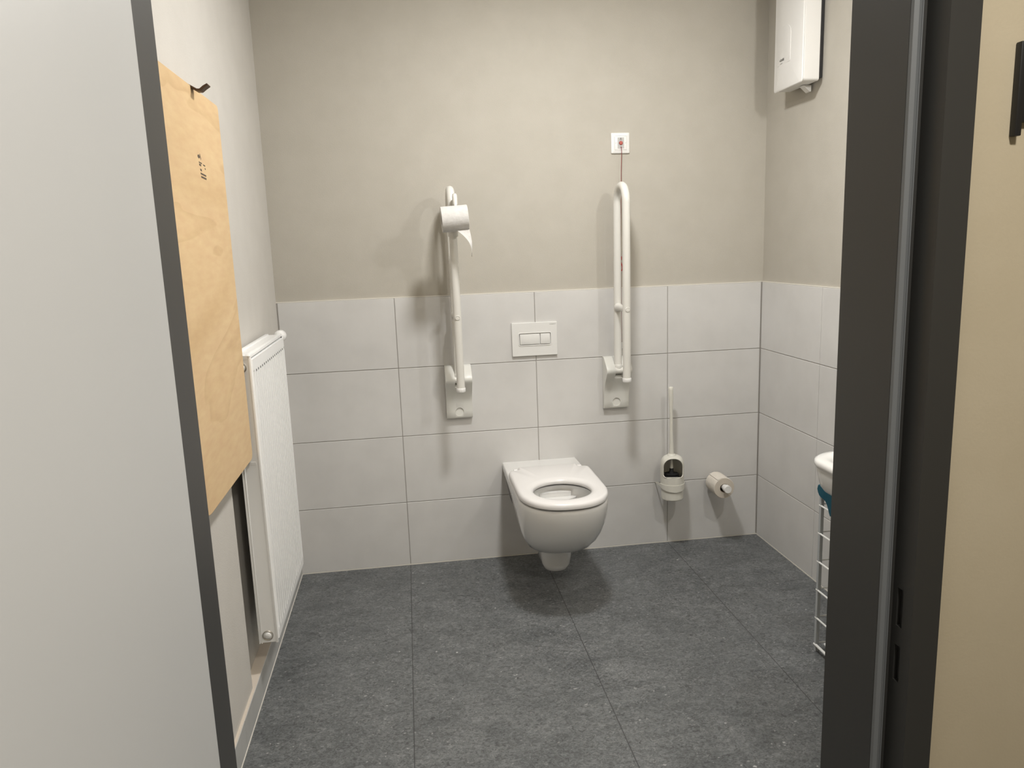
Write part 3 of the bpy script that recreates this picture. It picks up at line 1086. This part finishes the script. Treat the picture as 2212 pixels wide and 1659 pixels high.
# wrapped outer sheet with a loose, torn edge
bm = NB()
G = []
for j in range(15):
    y = -0.026 - 0.097 * j / 14
    row = []
    for i in range(13):
        a = math.radians(98 + 30 * i / 12)
        e = 0.0006 + 0.0016 * max(0, (i - 7) / 5) ** 2 + 0.0006 * math.sin(j * 1.3)* max(0, (i - 7) / 5)
        row.append(bm.verts.new((PX + (0.048 + e) * math.cos(a), y, PZ + (0.048 + e) * math.sin(a))))
    G.append(row)
for j in range(14):
    for i in range(12):
        bm.faces.new((G[j][i], G[j][i + 1], G[j + 1][i + 1], G[j + 1][i]))
ls = obj('loose_sheet', bm, M_PAPER2, rl2, 60)
solidify(ls, 0.0006, 1)

# ================================================================== RADIATOR
RX0, RX1 = -0.470, -0.408             # back and front of the radiator
Y0, Y1 = -0.957, -0.368
Z0, Z1 = 0.195, 1.108
rad = thing('radiator', 'tall white ribbed panel radiator on the left wall behind the plywood board', 'radiator', (-0.44, (Y0 + Y1) / 2, Z0))
bm = NB()
NR = 17
cols = []
y_in0, y_in1 = Y0 + 0.017, Y1 - 0.012
pitch = (y_in1 - y_in0) / NR
ys = [Y0, Y0 + 0.004]
for k in range(NR):
    for f in (0.0, 0.03, 0.07, 0.11, 0.15, 0.19, 0.22, 0.5, 0.78, 0.81, 0.85, 0.89, 0.93, 0.97):
        ys.append(y_in0 + (k + f) * pitch)
ys += [y_in1, Y1 - 0.004, Y1]
zs_ = [Z0 + 0.010, Z0 + 0.022, Z0 + 0.034, Z0 + 0.040, Z0 + 0.048, Z0 + 0.060, 0.4, 0.6, 0.8, 0.95, Z1 - 0.062, Z1 - 0.054, Z1 - 0.050, Z1 - 0.046, Z1 - 0.030, Z1 - 0.012]


def sst(a, b, x):
    x = min(1, max(0, (x - a) / (b - a)))
    return x * x * (3 - 2 * x)


grid = []
for z in zs_:
    row = []
    zw = sst(Z0 + 0.034, Z0 + 0.060, z) * (1 - sst(Z1 - 0.054, Z1 - 0.046, z))
    for y in ys:
        if y_in0 <= y <= y_in1:
            f = ((y - y_in0) / pitch) % 1.0
            d = min(f, 1 - f)
            g = 1 - sst(0.03, 0.17, d)
        else:
            g = 0
        x = RX1 - 0.0150 * g * zw
        if y <= Y0 + 0.001 or y >= Y1 - 0.001:
            x -= 0.004
        row.append(bm.verts.new((x, y, z)))
    grid.append(row)
for j in range(len(zs_) - 1):
    for i in range(len(ys) - 1):
        bm.faces.new((grid[j][i], grid[j][i + 1], grid[j + 1][i + 1], grid[j + 1][i]))
# turned edges back to the water ways
for j in (0, len(zs_) - 1):
    back = [bm.verts.new((RX1 - 0.016, v.co.y, v.co.z)) for v in grid[j]]
    for i in range(len(ys) - 1):
        bm.faces.new((grid[j][i], grid[j][i + 1], back[i + 1], back[i]))
for i in (0, len(ys) - 1):
    back = [bm.verts.new((RX1 - 0.016, r_[i].co.y, r_[i].co.z)) for r_ in grid]
    for j in range(len(zs_) - 1):
        bm.faces.new((grid[j][i], grid[j + 1][i], back[j + 1], back[j]))
bmesh.ops.recalc_face_normals(bm, faces=bm.faces[:])
obj('front_panel', bm, M_RAD, rad, 40)
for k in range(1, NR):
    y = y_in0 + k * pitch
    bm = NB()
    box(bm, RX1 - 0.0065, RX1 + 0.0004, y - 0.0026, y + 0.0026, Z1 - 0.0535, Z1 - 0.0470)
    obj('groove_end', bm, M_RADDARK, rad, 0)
bm = NB(); box(bm, RX0 + 0.004, RX1 - 0.0165, Y0 + 0.006, Y1 - 0.006, Z0 + 0.012, Z1 - 0.016)
obj('convector_core', bm, M_RAD, rad, 0)
for (ya, yb, n_) in ((Y0 - 0.003, Y0 + 0.0045, 'side_cover'), (Y1 - 0.0045, Y1 + 0.003, 'side_cover')):
    bm = NB()
    box(bm, RX0, RX1 - 0.004, ya + 0.0018 * (ya < -0.6), yb - 0.0018 * (ya > -0.6), Z0, Z1 - 0.004, 0.001, 1)
    for xa, xb in ((RX0, RX0 + 0.004), (RX0 + 0.0065, RX0 + 0.0105), (RX1 - 0.011, RX1 - 0.0035)):
        box(bm, xa, xb, ya, yb, Z0 - 0.002, Z1 - 0.006, 0.0012, 2)
    sc_ = obj(n_, bm, M_RAD, rad, 30)
    if ya < -0.6:
        s1 = sc_
# top cover: frame rails with a long slot
bm = NB()
box(bm, RX0 - 0.002, RX0 + 0.010, Y0 + 0.002, Y1 - 0.002, Z1 - 0.008, Z1 + 0.004, 0.002, 2)
box(bm, RX1 - 0.020, RX1 - 0.006, Y0 + 0.002, Y1 - 0.002, Z1 - 0.008, Z1 + 0.004, 0.002, 2)
box(bm, RX0 + 0.010, RX1 - 0.020, Y0 + 0.002, Y1 - 0.002, Z1 - 0.008, Z1 - 0.0005)
box(bm, RX0 - 0.002, RX1 - 0.006, Y0 - 0.002, Y0 + 0.004, Z1 - 0.012, Z1 + 0.002, 0.0015, 1)
obj('top_cover', bm, M_RAD, rad, 30)
bm = NB(); tube(bm, [(RX1 - 0.009, Y0 + 0.004, Z1 - 0.016), (RX1 - 0.009, Y0 + 0.001, Z1 + 0.001)], [0.005, 0.0055], 16)
obj('corner_clip', bm, M_RAD, rad)
# end plugs
for (z, nm) in ((Z0 + 0.024, 'end_plug'), (Z1 - 0.034, 'end_plug')):
    bm = NB(); lathe(bm, [(0.0125, -0.0005), (0.0165, -0.0005), (0.0170, 0.003), (0.0155, 0.004), (0.0135, 0.003), (0.0125, -0.0005)], (-0.442, Y0, z), 'y', 40)
    for v in bm.verts:
        v.co.y = Y0 - (v.co.y - Y0) - 0.0002
    bmesh.ops.recalc_face_normals(bm, faces=bm.faces[:])
    pr = obj(nm, bm, M_CHROME, s1, 40)
    bm = NB(); lathe(bm, [(0.0, -0.006), (0.008, -0.0055), (0.0105, -0.003), (0.0110, 0.001), (0.0, 0.001)], (-0.4415, Y0 - 0.001, z), 'y', 36)
    obj('plug_button', bm, M_SWITCH, pr, 50)
bm = NB(); box(bm, -0.446, -0.426, Y0 - 0.0022, Y0 + 0.001, 0.776, 0.785)
lb = obj('label_tag', bm, M_SWITCH, s1, 0)
bm = NB(); lathe(bm, [(0.0, 0.0), (0.014, 0.0), (0.018, 0.006), (0.022, 0.010), (0.022, 0.045), (0.018, 0.052), (0.0, 0.053)], (-0.425, Y1 + 0.003, Z1 - 0.010), 'y', 36)
obj('thermostat_valve', bm, M_SWITCH, rad, 45)
for yy in (Y0 + 0.26, Y1 - 0.10):
    for zz0, zz1 in ((Z0 + 0.06, Z0 + 0.10), (0.94, 1.0)):
        bm = NB()
        box(bm, -0.5125, RX0 - 0.0005, yy - 0.015, yy + 0.015, zz0, zz1)
        obj('wall_bracket', bm, M_RAD, rad, 0)

# ================================================================== FOLD-UP PLYWOOD TABLE ON THE LEFT WALL
pt = thing('plywood_board', 'tall pale plywood board with small dark print, hanging on the left wall', 'board', (-0.46, -1.27, 0.80))
bm = NB()
pl = rrect(-1.565, -0.975, 0.802, 1.807, (0.10, 0.022, 0.014, 0.05), 8)
prism(bm, pl, 'x', -0.448, -0.430)
lf = obj('front_board', bm, M_PLY, pt, 35)
bv = lf.modifiers.new('b', 'BEVEL'); bv.width = 0.0015; bv.segments = 2; bv.limit_method = 'ANGLE'
bm = NB(); prism(bm, rrect(-1.53, -1.05, 0.90, 1.79, 0.02), 'x', XL + 0.0005, -0.4485)
obj('wall_board', bm, M_PLY, pt, 35)
# stamped marks: a dot, a swoosh and short dark lines
bm = NB()
xf = -0.4297


def stamp(y0, z0, y1, z1, w):
    d = Vector((y1 - y0, z1 - z0)); n = Vector((-d.y, d.x)).normalized() * w / 2
    prism(bm, [(y0 + n.x, z0 + n.y), (y0 - n.x, z0 - n.y), (y1 - n.x, z1 - n.y), (y1 + n.x, z1 + n.y)], 'x', -0.4301, xf)


stamp(-1.238, 1.6025, -1.186, 1.6005, 0.0042)
stamp(-1.236, 1.5945, -1.186, 1.5930, 0.0045)
stamp(-1.238, 1.6120, -1.224, 1.6105, 0.005)
stamp(-1.243, 1.6235, -1.226, 1.6225, 0.005)
stamp(-1.244, 1.6290, -1.216, 1.6278, 0.003)
stamp(-1.205, 1.6260, -1.186, 1.6250, 0.0032)
stamp(-1.192, 1.6180, -1.185, 1.6175, 0.004)
stamp(-1.228, 1.6500, -1.222, 1.6370, 0.004)
prism(bm, [(-1.240 + 0.0105 * math.cos(a * PI / 8), 1.6425 + 0.0045 * math.sin(a * PI / 8)) for a in range(16)], 'x', -0.4301, xf)
obj('stamped_mark', bm, mat('stamp_ink', (0.09, 0.065, 0.045), 0.6), lf, 0)

hk = thing('wall_hook', 'small dark brown V-shaped hook sticking out at the top edge of the plywood board', 'hook', (XL, -1.237, 1.81))
bm = NB()
prof = [(-0.4445, 1.8105), (-0.437, 1.8095), (-0.428, 1.8035), (-0.417, 1.7965), (-0.409, 1.7965), (-0.400, 1.8035), (-0.390, 1.8095)]
n = len(prof)
up_, dn = [], []
for i, (x, z) in enumerate(prof):
    a = Vector(prof[max(0, i - 1)]); b = Vector(prof[min(n - 1, i + 1)])
    d = (b - a).normalized()
    w = (0.0012, 0.0018, 0.0024, 0.0028, 0.0028, 0.0028, 0.0022)[i]
    up_.append((x - d.y * w, z + d.x * w)); dn.append((x + d.y * w, z - d.x * w))
prism(bm, up_ + dn[::-1], 'y', -1.250, -1.222)
h1 = obj('hook', bm, M_BROWN, hk, 50)
bv = h1.modifiers.new('b', 'BEVEL'); bv.width = 0.001; bv.segments = 2; bv.limit_method = 'ANGLE'
bm = NB(); box(bm, XL + 0.0004, -0.443, -1.246, -1.226, 1.8078, 1.8125, 0.001)
obj('wall_stem', bm, M_BROWN, hk)

# ================================================================== WATER HEATER
WX0, WX1 = 1.556, 1.634
WY0, WY1 = -0.452, -0.226
WZ0, WZ1 = 1.970, 2.455
wh = thing('water_heater', 'white electric instantaneous water heater high on the right wall', 'water heater', (1.654, -0.34, WZ0))
bm = NB(); box(bm, WX1, 1.6535, WY0 + 0.012, WY1 - 0.006, WZ0 + 0.012, WZ1 - 0.01, 0.004, 2)
obj('back_plate', bm, M_HEATB, wh, 35)
bm = NB()                                             # side shell, open towards the front lid
prism(bm, rrect(WY0, WY1, WZ0, WZ1, 0.010, 5), 'x', WX0 + 0.0135, WX1 - 0.0005)
sh_ = obj('shell', bm, M_HEAT, wh, 35)
bv = sh_.modifiers.new('b', 'BEVEL'); bv.width = 0.003; bv.segments = 3; bv.limit_method = 'ANGLE'
bm = NB()                                             # bowed front lid, its lower edge reaching down at the far side
rows = []
o2 = rrect(WY0, WY1, WZ0 - 0.004, WZ1, 0.012, 5)
cY, cZ = (WY0 + WY1) / 2, (WZ0 + WZ1) / 2


def lidx(y, z, dep):
    f = (y - WY0) / (WY1 - WY0)
    return WX0 + dep + 0.010 * (2 * abs(f - 0.45)) ** 2.6


layers = []
for (k, dep) in ((1.0, 0.0120), (1.0, 0.0035), (0.985, 0.0005), (0.93, 0.0), (0.80, 0.0), (0.60, 0.0), (0.4, 0.0), (0.2, 0.0)):
    L_ = []
    for (y, z) in o2:
        yy, zz_ = cY + (y - cY) * k, cZ + (z - cZ) * (1 - (1 - k) * 0.5)
        L_.append(((WX0 + 0.0125) if dep > 0.01 else min(lidx(yy, zz_, dep), WX0 + 0.0118), yy, zz_))
    layers.append(L_)
loft(bm, layers)
lid = obj('front_lid', bm, M_HEAT, wh, 30)
bm = NB()
G = []
pp = rrect(-0.375, -0.262, 2.058, 2.195, (0.008, 0.008, 0.035, 0.035), 6)
loft(bm, [[(lidx(y, z, 0) + 0.002, y, z) for y, z in pp], [(lidx(y, z, 0) - 0.0012, y, z) for y, z in pp],
          [(lidx(y, z, 0) - 0.0016, y, z) for y, z in [(-0.3185 + (y + 0.3185) * .97, 2.1265 + (z - 2.1265) * .97) for y, z in pp]]])
obj('display_panel', bm, M_HEAT, lid, 30)
bm = place(text_mesh('\u25AACLAGE', 0.0105, 0.0002, 0.0003), (0, -1, 0), (0, 0, 1), (-1, 0, 0), (lidx(-0.308, 2.07, 0) - 0.0018, -0.308, 2.0745))
for v in bm.verts:
    v.co.x = lidx(v.co.y, v.co.z, 0) - 0.0018
obj('maker_lettering', bm, M_BLACK, lid, 0)
bm = NB()                                             # tiny second line, only a faint stroke in the photo
for a_, b_ in ((-0.2935, -0.2965), (-0.2975, -0.3040), (-0.3050, -0.3135)):
    xs = lidx((a_ + b_) / 2, 2.0625, 0) - 0.0018
    box(bm, xs - 0.0002, xs + 0.0003, b_, a_, 2.0618, 2.0632)
obj('small_print', bm, M_FAINT, lid, 0)
bm = NB(); prism(bm, [(1.612, WZ0 - 0.002), (1.645, WZ0 - 0.002), (1.645, WZ0 - 0.024), (1.640, WZ0 - 0.026)], 'y', -0.375, -0.345)
obj('lower_clip', bm, M_HEAT, wh, 30)

# ================================================================== WASHBASIN
bs = thing('washbasin', 'white ceramic washbasin on the right wall, half hidden by the door frame', 'washbasin', (1.64, -1.66, 0.70))
BX0, BX1, BY0, BY1 = 1.120, 1.6455, -1.965, -1.340
bm = NB()


def bring(d, z, front=0.0, r=0.09):
    return [(x, y, z) for x, y in rrect(BX0 + d + front, BX1, BY0 + d, BY1 - d, (r, 0.012, 0.012, r), 10)]


rings_ = [bring(0.14, 0.7095, 0.04, 0.06), bring(0.055, 0.7100, 0.012, 0.07), bring(0.030, 0.7125, 0.004, 0.08), bring(0.019, 0.718), bring(0.0135, 0.727), bring(0.0095, 0.742), bring(0.006, 0.765), bring(0.0045, 0.778), bring(0.0035, 0.782),
          bring(0.0005, 0.786), bring(0.0, 0.793), bring(0.0015, 0.799), bring(0.007, 0.803), bring(0.020, 0.8045)]
inn = []
for (d, z) in ((0.035, 0.8025), (0.045, 0.793), (0.07, 0.760), (0.12, 0.733), (0.2, 0.724)):
    inn.append([(x, y, z) for x, y in rrect(BX0 + d, BX1 - 0.10 - d * 0.3, BY0 + d, BY1 - d, min(0.08, 0.075), 10)])
loft(bm, rings_ + inn)
obj('basin', bm, M_CERAMIC, bs, 50)
bm = NB(); tube(bm, [(1.585, -1.66, 0.803), (1.585, -1.66, 0.87), (1.575, -1.66, 0.895), (1.545, -1.66, 0.905), (1.46, -1.66, 0.900), (1.44, -1.66, 0.885)], 0.014, 20)
obj('tap', bm, mat('tap_chrome', (0.8, 0.8, 0.8), 0.1, 1.0), bs, 50)

# ================================================================== WIRE RACK UNDER THE BASIN AND TEAL CLOTH
wr_ = thing('wire_rack', 'narrow white wire rack standing on the floor beneath the washbasin', 'rack', (1.49, -1.17, 0))
KX0, KX1, KY0, KY1 = 1.370, 1.610, -1.315, -1.030
for (x, y) in ((KX0, KY1), (KX1, KY1), (KX0, KY0), (KX1, KY0)):
    bm = NB(); box(bm, x - 0.006, x + 0.006, y - 0.006, y + 0.006, 0.0, 0.585, 0.001, 1)
    obj('post', bm, M_POST, wr_, 30)
for z in (0.024, 0.122, 0.223, 0.324, 0.424, 0.521):
    bm = NB()
    for x in (KX0 - 0.004, KX1 + 0.004):
        tube(bm, [(x, KY1 + 0.006, z), (x, KY0 - 0.006, z)], 0.0032 if z > 0.05 else 0.0048, 10)
    for y in (KY1 + 0.004, KY0 - 0.004):
        tube(bm, [(KX0, y, z + 0.003), (KX1, y, z + 0.003)], 0.0022, 10)
    obj('shelf_wires', bm, M_WIRE, wr_, 50)
bm = NB()
tube(bm, [(KX0 + 0.05, KY1 - 0.006, 0.03), (KX0 + 0.02, KY1 - 0.02, 0.032), (KX0 + 0.018, KY1 - 0.04, 0.032), (KX0 + 0.018, KY0 + 0.04, 0.032), (KX0 + 0.03, KY0 + 0.015, 0.032), (KX1 - 0.03, KY0 + 0.015, 0.032), (KX1 - 0.018, KY0 + 0.04, 0.032), (KX1 - 0.018, KY1 - 0.04, 0.032), (KX1 - 0.05, KY1 - 0.006, 0.03)], 0.0045, 10)
obj('basket_wire', bm, M_WIRE, wr_, 50)

bm = NB()
G = []
nu, nv = 26, 30
for j in range(nv + 1):
    y = KY1 + 0.008 + (KY0 - KY1 - 0.016) * j / nv
    row = []
    for i in range(nu + 1):
        s_ = i / nu                       # hem in front of the left side, up over the top, across
        hem = 0.012 + 0.058 * min(1, j / 9) ** 1.1 + 0.005 * math.sin(j * 0.9)
        if s_ < 0.35:
            t_ = 1 - s_ / 0.35
            x = KX0 - 0.0095 - 0.006 * t_ * (0.4 + 0.6 * min(1, j / 6)) - 0.003 * math.sin(j * 0.8) * t_
            z = 0.589 - hem * t_
        else:
            t_ = (s_ - 0.35) / 0.65
            x = KX0 - 0.0095 + (KX1 - KX0 - 0.02) * t_
            z = 0.589 + 0.006 * math.sin(t_ * 9) * math.sin(j * 0.7) + 0.004
        row.append(bm.verts.new((x, y, z)))
    G.append(row)
for j in range(nv):
    for i in range(nu):
        bm.faces.new((G[j][i], G[j + 1][i], G[j + 1][i + 1], G[j][i + 1]))
cl = obj('cloth', bm, M_TEAL, None, 60, (1.48, -1.17, 0.60))
solidify(cl, 0.003, 0)
tag(cl, 'dark teal cloth draped over the top of the wire rack below the washbasin', 'cloth')

# ================================================================== BLACK BRACKET ON THE HALL WALL
hb = thing('wall_bracket', 'small black bracket on the beige hall wall at the right edge of the photo', 'bracket', (0.84, HY, 1.56))
bm = NB()
for x in (0.7975, 0.873):
    box(bm, x, x + 0.0085, HY - 0.010, HY - 0.0003, 1.508, 1.6165, 0.0012, 2)
box(bm, 0.800, 0.880, HY - 0.008, HY - 0.0003, 1.5245, 1.5985, 0.001, 2)
bp_ = obj('plate', bm, M_BRACKET, hb, 30)
bm = NB(); lathe(bm, [(0.0, 0.0), (0.027, 0.0), (0.030, 0.002), (0.030, 0.005), (0.0, 0.005)], (0.8395, HY - 0.0125, 1.5625), 'y', 40)
obj('round_cap', bm, mat('deep_black', (0.004, 0.004, 0.004), 0.6), hb, 40)
